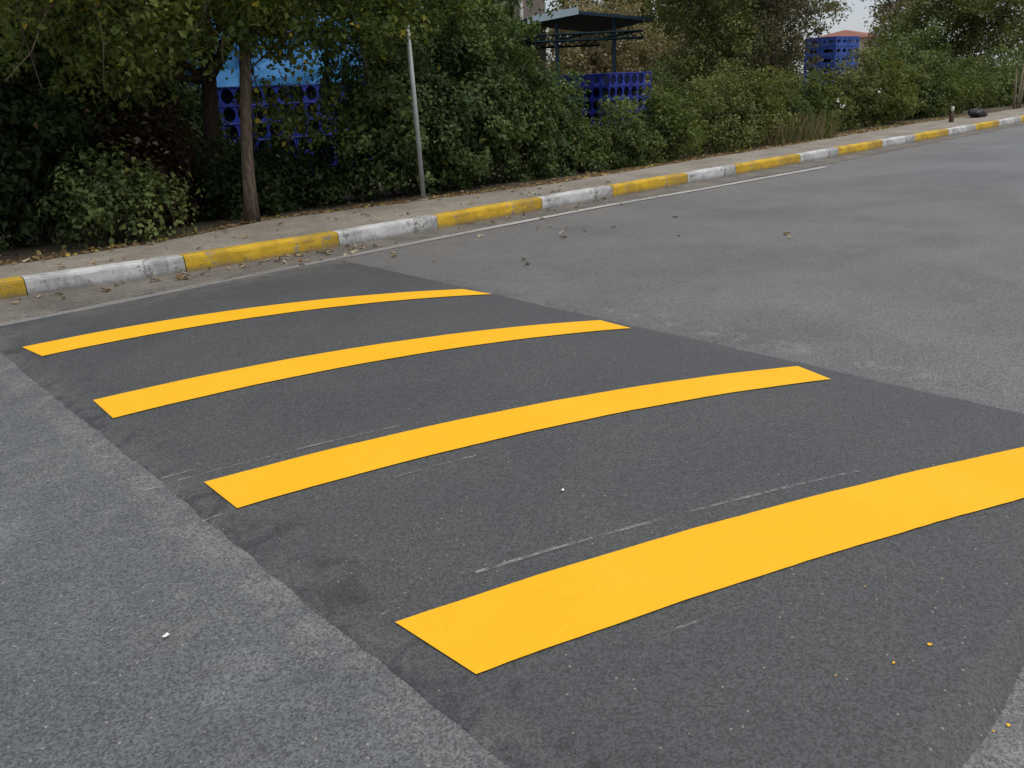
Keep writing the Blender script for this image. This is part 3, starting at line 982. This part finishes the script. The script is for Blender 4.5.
# --- left, under the street trees
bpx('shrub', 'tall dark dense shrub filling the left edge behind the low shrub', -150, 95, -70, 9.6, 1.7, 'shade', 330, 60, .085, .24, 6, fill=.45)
bpx('shrub', 'low leafy shrub at the pavement edge, left of the tree trunk', 8, 185, 146, 8.72, 1.1, 'fresh', 95, 30, .062, .20, 8, base=.1, sparse_low=.6, fill=.1)
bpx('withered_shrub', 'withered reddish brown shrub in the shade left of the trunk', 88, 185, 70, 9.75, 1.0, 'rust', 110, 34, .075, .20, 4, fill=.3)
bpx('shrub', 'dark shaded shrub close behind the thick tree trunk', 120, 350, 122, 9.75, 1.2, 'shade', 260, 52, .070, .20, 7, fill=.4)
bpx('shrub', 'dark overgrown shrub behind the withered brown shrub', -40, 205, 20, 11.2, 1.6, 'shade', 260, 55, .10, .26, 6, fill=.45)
# --- middle
bpx('ivy_bush', 'tall ivy covered bush behind the grey pole, largest in view', 318, 548, -40, 9.15, 1.9, 'ivy', 1050, 56, .070, .19, 8, fill=.3)
bpx('shrub', 'short rounded shrub between the ivy bush and low hedge', 514, 598, 52, 9.15, 1.4, 'ivy', 330, 50, .060, .17, 4, fill=.3)
bpx('hedge', 'low loose hedge in front of the blue crates', 586, 706, 82, 9.1, 1.1, 'fresh', 350, 46, .060, .17, 7, cat='hedge', fill=.3)
bpx('shrub', 'olive shrub with tangled stems right of the low hedge', 684, 796, 50, 9.3, 1.7, 'olive', 420, 46, .065, .20, 6, fill=.25)
bpx('conifer_shrub', 'dark green conifer like shrub right of blue crates', 664, 716, 48, 12.4, 1.2, 'ivy', 160, 60, .06, .2, 3)
bpx('shrub', 'small dark shrub behind the dry weeds', 764, 846, 62, 10.0, 1.4, 'fresh', 280, 46, .07, .21, 5)
# --- right hedge
bpx('hedge', 'rounded hedge plant right of the dry weeds with pale blossom', 822, 912, 40, 9.9, 1.5, 'olive', 380, 46, .075, .22, 6, cat='hedge')
bpx('hedge', 'hedge plant to the left of the small bottle', 884, 968, 44, 10.2, 1.5, 'fresh', 360, 46, .085, .26, 6, cat='hedge')
bpx('hedge', 'hedge plant behind the black bag at the right edge', 942, 1085, 46, 10.6, 1.8, 'fresh', 560, 48, .095, .32, 10, cat='hedge')

bpx('shrub', 'dark shrub below the dry tan tree, behind the hedge', 858, 940, 16, 12.6, 1.6, 'ivy', 240, 46, .10, .3, 5)

# --- street trees, left
tb = gp(252, 222, 0.11)
tt = yp(233, -130, tb[1] + 0.1)


def blob(px, py, Y, rpx, rpy, ry):
    c = yp(px, py, Y); d = float((RM.T @ (c - np.array([0, 0, CAMH])))[2])
    return (c, (rpx * d / F / 0.72, ry, rpy * d / F))


tree('street_tree', 'leafy street tree with thick brown trunk at the pavement edge', tb, tt, 0.070, 0.05,
     [blob(130, 5, 9.0, 95, 60, .8), blob(300, -10, 9.2, 110, 60, .9), blob(390, -40, 9.4, 80, 60, .9), blob(60, -60, 9.0, 120, 70, 1.0), blob(230, -120, 9.3, 220, 90, 1.5),
      blob(110, 45, 9.3, 70, 45, .4), blob(215, 10, 8.9, 90, 28, .4), blob(330, 14, 9.0, 90, 28, .4), blob(305, 104, 9.5, 55, 26, .25)],
     'crownm', 'bark', 620, 46, .072, .21, limbs=20, droop=.7, trunk_n=10, tl=.78)
t2b = yp(218, 190, 10.3); t2b = np.array([t2b[0], 10.3, 0.02]); t2t = yp(192, -70, 10.4)
f1 = yp(206, 92, 10.33); f2 = yp(226, 30, 10.1)
tree('street_tree', 'dark forked tree just behind the brown street tree trunk', t2b, t2t, 0.11, 0.07,
     [blob(150, 30, 10.4, 90, 55, .6), blob(330, 10, 10.4, 90, 45, .6), blob(40, 0, 10.6, 100, 80, .9), blob(230, -80, 10.6, 220, 70, 1.4)],
     'crownm', 'barkd', 260, 46, .08, .22, limbs=18, droop=.6, extra=[([f1, (f1 + f2) / 2 + [.03, 0, .02], f2, yp(240, -20, 10.0)], [.05, .042, .035, .025])])

# --- trees behind the middle and right
def btree(label, px, Y, pytop, pxw, mat, bark, nc, per, leaf, cr, low=None, name='tree', trunk_r=.11, gaps=1.0):
    c = yp(px, 70, Y); top = yp(px, pytop, Y)
    base = np.array([c[0], Y, -0.02]); d = float((RM.T @ (c - np.array([0, 0, CAMH])))[2])
    Rx = pxw / 2 * d / F; z1 = top[2]; z0 = low if low is not None else z1 * .3
    bl = []
    for i in range(7):
        fz = (i + .5) / 7; w = Rx * (0.55 + 0.5 * math.sin(math.pi * (fz * .85 + .12)))
        a_ = (i * 2.4 + px * .7) % 6.28; q = Rx * .32
        bl.append((np.array([c[0] + math.cos(a_) * q, Y + math.sin(a_) * q, z0 + (z1 - z0) * fz]), (w * .8 * gaps, w * .8 * gaps, (z1 - z0) / 7 * 1.25)))
    return tree(name, label, base, np.array([c[0] + .15, Y, z0 + (z1 - z0) * .85]), trunk_r, .03, bl, mat, bark, nc, per, leaf, cr, droop=.4, limbs=22)


btree('yellowish green tree right of the shelter roof', 704, 13.2, -130, 104, 'olive', 'bark', 460, 40, .085, .28, low=1.5)
btree('greyish brown leaved tree left of the sky gap', 772, 12.6, -110, 116, 'grey', 'bark', 600, 40, .075, .28, low=1.6)
btree('dry tan tree right of the sky gap', 890, 24.0, -140, 60, 'tan', 'bark', 520, 36, .15, .42, low=1.2)
btree('bushy green tree above the right hedge', 964, 14.2, -70, 166, 'olive', 'bark', 900, 46, .11, .40, low=1.5)
btree('pale green tree cut off by the right edge', 1060, 16.5, -120, 110, 'olive', 'bark', 360, 40, .13, .45, low=2.2)
btree('mid green tree behind the shelter roof', 590, 27.0, -120, 120, 'fresh', 'bark', 300, 40, .17, .5, low=2.6)
btree('straw coloured tree seen below the shelter roof', 604, 22.5, 4, 150, 'tan', 'bark', 620, 40, .12, .36, low=.5)
btree('olive tree behind the yellowish green tree', 664, 24.5, -60, 120, 'olive', 'bark', 520, 40, .15, .45, low=.4)
btree('dull green tree behind the greyish brown tree', 735, 26.0, -30, 160, 'grey', 'bark', 620, 40, .16, .5, low=.3)
btree('distant dark tree behind the ivy bush', 440, 16.0, -160, 190, 'ivy', 'barkd', 620, 46, .12, .4, low=.8)
btree('distant dark tree behind the blue wrapped load', 270, 18.0, -190, 270, 'shade', 'barkd', 800, 50, .13, .42, low=.4)
btree('dark tree behind the tall shrub at left edge', 40, 13.5, -220, 260, 'shade', 'barkd', 800, 50, .13, .42, low=.4)


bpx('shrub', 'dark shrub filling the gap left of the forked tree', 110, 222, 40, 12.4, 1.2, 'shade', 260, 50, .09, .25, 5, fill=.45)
btree('dark tree seen between the ivy bush and the wrapped load', 385, 14.5, -120, 110, 'ivy', 'barkd', 420, 46, .10, .34, low=.6)
bpx('shrub', 'far olive shrub below the crown of the greyish brown tree', 676, 800, 36, 15.0, 1.8, 'olive', 330, 44, .11, .32, 6)


# --- pale thin stems at the right edge
sr = yp(1014, 100, 9.9); sp_ = empty('sapling', (sr[0], 9.75, 0.08)); tag(sp_, 'sapling with pale bare stems near the right edge', 'sapling')
m = MB()
for (dx, tx, h_) in ((-.35, -.5, 1.3), (-.1, .15, 1.5), (.15, .3, 1.2)):
    m.tube([(dx, 0, -.02), (dx * .8 + tx * .3, .02, h_ * .5), (tx, .05, h_)], [.035, .028, .012], 7)
m.build('stems', M['tanbark'], sp_, True)
c_ = np.array([(-.5, .05, 1.35), (.15, .05, 1.55), (.3, .05, 1.3), (-.1, 0, 1.6)])
P, N = clump_leaves(c_, [.28] * 4, 40); V, Ft = leafmesh(P, N, .09); npmesh('foliage', V, Ft, M['fresh'], sp_)


# --- dry weeds and grass (stuff)
def blades(name, spots, mat, h, n, wid=.010):
    Vs, Fs = [], []
    for (cx_, cy_, r_) in spots:
        for _ in range(n):
            a_ = random.uniform(0, 6.28); q = r_ * math.sqrt(random.random())
            b0 = np.array([cx_ + q * math.cos(a_) * 1.6, cy_ + q * math.sin(a_) * .6, 0.06])
            hh = h * random.uniform(.35, 1.1); lean = rng.normal(0, .28, 3) * hh; lean[2] = hh
            s_ = np.array([math.cos(a_ * 3), math.sin(a_ * 3), 0]) * wid * random.uniform(.6, 1.4)
            m_ = b0 + lean * .55 + [0, 0, hh * .06]; tp = b0 + lean
            i = len(Vs); Vs += [b0 - s_, b0 + s_, m_ + s_ * .7, m_ - s_ * .7, tp + s_ * .15, tp - s_ * .15]
            Fs += [(i, i + 1, i + 2, i + 3), (i + 3, i + 2, i + 4, i + 5)]
    return npmesh(name, np.array(Vs), np.array(Fs), M[mat])


wx0, wx1 = XY(782, 9.3), XY(832, 9.3)
o = blades('dry_weeds', [(random.uniform(wx0, wx1), random.uniform(9.1, 9.9), .3) for _ in range(16)], 'straw', .6, 40, .010)
tag(o, 'patch of straw coloured dry weeds below the tall far crate stack', 'weeds', kind='stuff')
o = blades('weeds', [(XY(px, 9.25) + random.uniform(-.3, .3), PB(XY(px, 9.25)) + random.uniform(.0, .45), .22) for px in range(640, 1010, 14)], 'straw', .22, 9, .006)
tag(o, 'thin dry grass along the back of the pavement', 'grass', kind='stuff')
# pale blossom on the right hedge plant
for (px, py) in ((880, 91), (842, 105), (838, 101)):
    c = yp(px, py, 9.45)
    hm = [o for o in COL.objects if o.get('label', '').startswith('rounded hedge plant')][0]
    loc = np.array(hm.location)
    P = c - loc + rng.normal(0, .02, (6, 3)); V, Ft = leafmesh(P, np.tile([-.5, -.8, .4], (6, 1)), .045, .8)
    npmesh('blossom', V, Ft, M['paper'], hm)

# --- leaf litter under the bushes (uncountable mat) and single fallen leaves
n = 2600
xs = rng.uniform(0.8, 26, n); ys = np.array([PB(x) for x in xs]) + rng.exponential(.22, n) - .05
zs = np.interp(ys - np.array([PB(x) for x in xs]), [-.1, 0, .5, 2.2], [.138, .125, .10, .05]) + .004
C_ = np.stack([xs, ys, zs], 1)
V, Ft = leafmesh(C_, np.tile([0, 0, 2.6], (n, 1)), .055, .7, .2)
o = npmesh('leaf_litter', V, Ft, M['dryleaf']); tag(o, 'mat of dry leaf litter under the bushes along the pavement', 'leaf litter', kind='stuff')


def leaf_proto(kind):
    m = MB(); nseg = 6; s_ = .034
    for i in range(nseg + 1):
        t = i / nseg; w = math.sin(math.pi * min(1, t * .93 + .07)) ** .8 * .55 * s_ * (1 + .3 * math.sin(t * 9 + kind))
        zc = .010 * math.sin(t * 3.1 + kind) + .004
        m.v += [((t - .5) * 2 * s_, -w, zc + .007 + .006 * kind), ((t - .5) * 2 * s_, 0, zc), ((t - .5) * 2 * s_, w, zc + .012 - .003 * kind)]
    for i in range(nseg):
        for k in range(2): m.f.append((3 * i + k, 3 * i + 3 + k, 3 * i + 4 + k, 3 * i + 1 + k))
    m.tube([(-s_ * 1.5, .002, .003), (-s_, 0, .005), (0, 0, .004)], .0012, 4)
    return m


LM = [None] * 3


def put_leaf(x, y, z, label, group, first=[None, None, None]):
    k = random.randrange(3)
    if first[k] is None:
        o = leaf_proto(k).build('fallen_leaf', M['dryleaf%d' % k]); first[k] = o
    else:
        o = first[k].copy(); COL.objects.link(o)
    o.location = (x, y, z); o.rotation_euler = (random.uniform(-.25, .25), random.uniform(-.25, .25), random.uniform(0, 6.28))
    s_ = random.uniform(.5, 1.05); o.scale = (s_, s_, s_)
    tag(o, label, 'leaf', group)


M['dryleaf0'] = mat_plain('brown_dry_leaf', (0.20, 0.115, 0.055), .75, .2, 0, .35, 30)
M['dryleaf1'] = mat_plain('tan_dry_leaf', (0.36, 0.27, 0.15), .75, .2, 0, .3, 30)
M['dryleaf2'] = mat_plain('pale_dry_leaf', (0.42, 0.36, 0.25), .75, .2, 0, .3, 30)
for i in range(95):
    x = random.choice((random.uniform(1.3, 4.6), random.uniform(1.3, 8.5), random.gauss(3.6, .7)))
    x = max(1.2, x); y = ky(x) - abs(random.gauss(0, .22)) - .03
    put_leaf(x, y, .007, 'small dry leaf lying in the dusty gutter below the painted kerb', 'dry leaves in the gutter')
for i in range(70):
    x = random.uniform(1.6, 9.0); y = random.uniform(ky(x) + .2, PB(x))
    put_leaf(x, y, .136, 'small dry leaf lying on the sandy pavement behind the kerb', 'dry leaves on the pavement')
for (px, py) in ((537, 229), (551, 227), (562, 233), (566, 229), (563, 238), (524, 260), (393, 254), (394, 257), (434, 262), (527, 265), (787, 235), (789, 238), (679, 236), (613, 228), (675, 218), (480, 237), (302, 266), (345, 263), (375, 247), (585, 232)):
    g0 = gp(px, py); put_leaf(g0[0], g0[1], .003, 'tiny dry leaf lying on the grey road beyond the hump', 'dry leaves on the road')

# --- small litter
def scrap(px, py, s_, label, z=0.004):
    g0 = gp(px, py, z); m = MB(); k = 7
    for i in range(k):
        a_ = 2 * math.pi * i / k; q = s_ * random.uniform(.6, 1.2); m.v.append((q * math.cos(a_), q * .7 * math.sin(a_), .003 + .5 * q * abs(math.sin(a_ * 1.5))))
    m.v.append((0, 0, .004 + s_ * .3))
    for i in range(k): m.f.append((i, (i + 1) % k, k))
    o = m.build('paper_scrap', M['paper']); o.location = tuple(g0); tag(o, label, 'litter')


scrap(166, 637, .012, 'tiny white scrap of paper on the old asphalt before the hump')
g0 = gp(563, 491, .06); z0 = hz(g0[0], g0[1]) + .003
scrap(563, 491, .009, 'tiny white speck on the dark hump between two yellow stripes', z0)

bo = gp(951, 122, .13); b = empty('small_bottle', (bo[0], bo[1], .13)); tag(b, 'small brown bottle with pale top standing on the far pavement', 'bottle')
m = MB(); m.tube([(0, 0, -.003), (0, 0, .004), (0, 0, .17), (0, 0, .23), (0, 0, .27)], [.05, .058, .058, .035, .028], 12); m.build('body', M['bottle'], b, True)
m = MB(); m.tube([(0, 0, .262), (0, 0, .30), (0, 0, .36), (0, 0, .37)], [.034, .040, .036, .02], 12); m.build('top', M['cap'], b, True)
kb = gp(977, 117, .13); m = MB(); nu, nv = 18, 9
for j in range(nv + 1):
    ph = math.pi * j / nv
    for i in range(nu):
        a_ = 2 * math.pi * i / nu; rr_ = 1 + .13 * math.sin(3 * a_ + ph * 2) + .08 * math.sin(5 * a_ - ph * 3)
        m.v.append((.42 * math.sin(ph) ** .8 * math.cos(a_) * rr_, .26 * math.sin(ph) ** .8 * math.sin(a_) * rr_, max(0, .13 + .16 * math.cos(ph) * rr_)))
for j in range(nv):
    for i in range(nu): a_ = j * nu + i; a2 = j * nu + (i + 1) % nu; m.f.append((a_, a_ + nu, a2 + nu, a2))
bag = empty('rubbish_bag', (kb[0], kb[1], .128)); bag.scale = (.8, .8, .75); tag(bag, 'black plastic bag lying on the far pavement at the right', 'bag')
m.build('body', M['black'], bag, True)
m = MB(); m.tube([(.05, 0, .26), (.07, .01, .31), (.12, .03, .36)], [.05, .022, .05], 9); m.build('knot', M['black'], bag, True)

# ================================================================== CAMERA, LIGHT, WORLD
cam = bpy.data.cameras.new('camera'); co = bpy.data.objects.new('camera', cam); COL.objects.link(co)
from mathutils import Matrix
c0, c1, c2 = RM @ [1, 0, 0], RM @ [0, -1, 0], RM @ [0, 0, -1]
co.matrix_world = Matrix(((c0[0], c1[0], c2[0], 0), (c0[1], c1[1], c2[1], 0), (c0[2], c1[2], c2[2], CAMH), (0, 0, 0, 1)))
cam.sensor_width = 36; cam.lens = F / 1024 * 36; cam.clip_start = .05; cam.clip_end = 1500
S.camera = co

SUN_EL, SUN_AZ = 64.0, 300.0     # azimuth of the sun measured from +X counter-clockwise
w = bpy.data.worlds.new('World'); S.world = w; w.use_nodes = True
nt = w.node_tree; nt.nodes.clear()
sky = nt.nodes.new('ShaderNodeTexSky'); sky.sky_type = 'NISHITA'; sky.sun_disc = False
sky.sun_elevation = R_(SUN_EL); sky.sun_rotation = R_(90 - SUN_AZ)
sky.air_density = 1.0; sky.dust_density = 1.0; sky.ozone_density = 2.0; sky.altitude = 0
bg = nt.nodes.new('ShaderNodeBackground'); bg.inputs['Strength'].default_value = 0.14
wo = nt.nodes.new('ShaderNodeOutputWorld'); b = NB(nt); dv = nt.nodes.new('ShaderNodeTexCoord').outputs['Generated']
cz = b.sep(dv)[2]; cn = b.noise(b.scalev(dv, (1.5, 1.5, 4.0)), 2.2, 5, 0.6, 0.4)
cloud = b.mix(b.ramp(cz, 0.0, 0.9), (2.5, 2.62, 2.85), (4.7, 4.8, 5.0))
cloud = b.mix(b.ramp(cn, 0.35, 0.7), cloud, b.mix(1.0, cloud, (0.78, 0.79, 0.81), 'MULTIPLY'))
nt.links.new(b.mix(0.84, sky.outputs[0], cloud), bg.inputs[0]); nt.links.new(bg.outputs[0], wo.inputs[0])
sl = bpy.data.lights.new('sun', 'SUN'); sl.energy = 1.5; sl.angle = R_(30); sl.color = (1.0, 0.92, 0.81)
so = bpy.data.objects.new('sun', sl); COL.objects.link(so); so.location = (0, 0, 20)
sd = Vector((math.cos(R_(SUN_AZ)) * math.cos(R_(SUN_EL)), math.sin(R_(SUN_AZ)) * math.cos(R_(SUN_EL)), math.sin(R_(SUN_EL))))
so.rotation_euler = sd.to_track_quat('Z', 'Y').to_euler()
S.view_settings.view_transform = 'Standard'; S.view_settings.look = 'None'; S.view_settings.gamma = 1.0
S.view_settings.exposure = 0.48
S.cycles.max_bounces = 6; S.cycles.transparent_max_bounces = 6
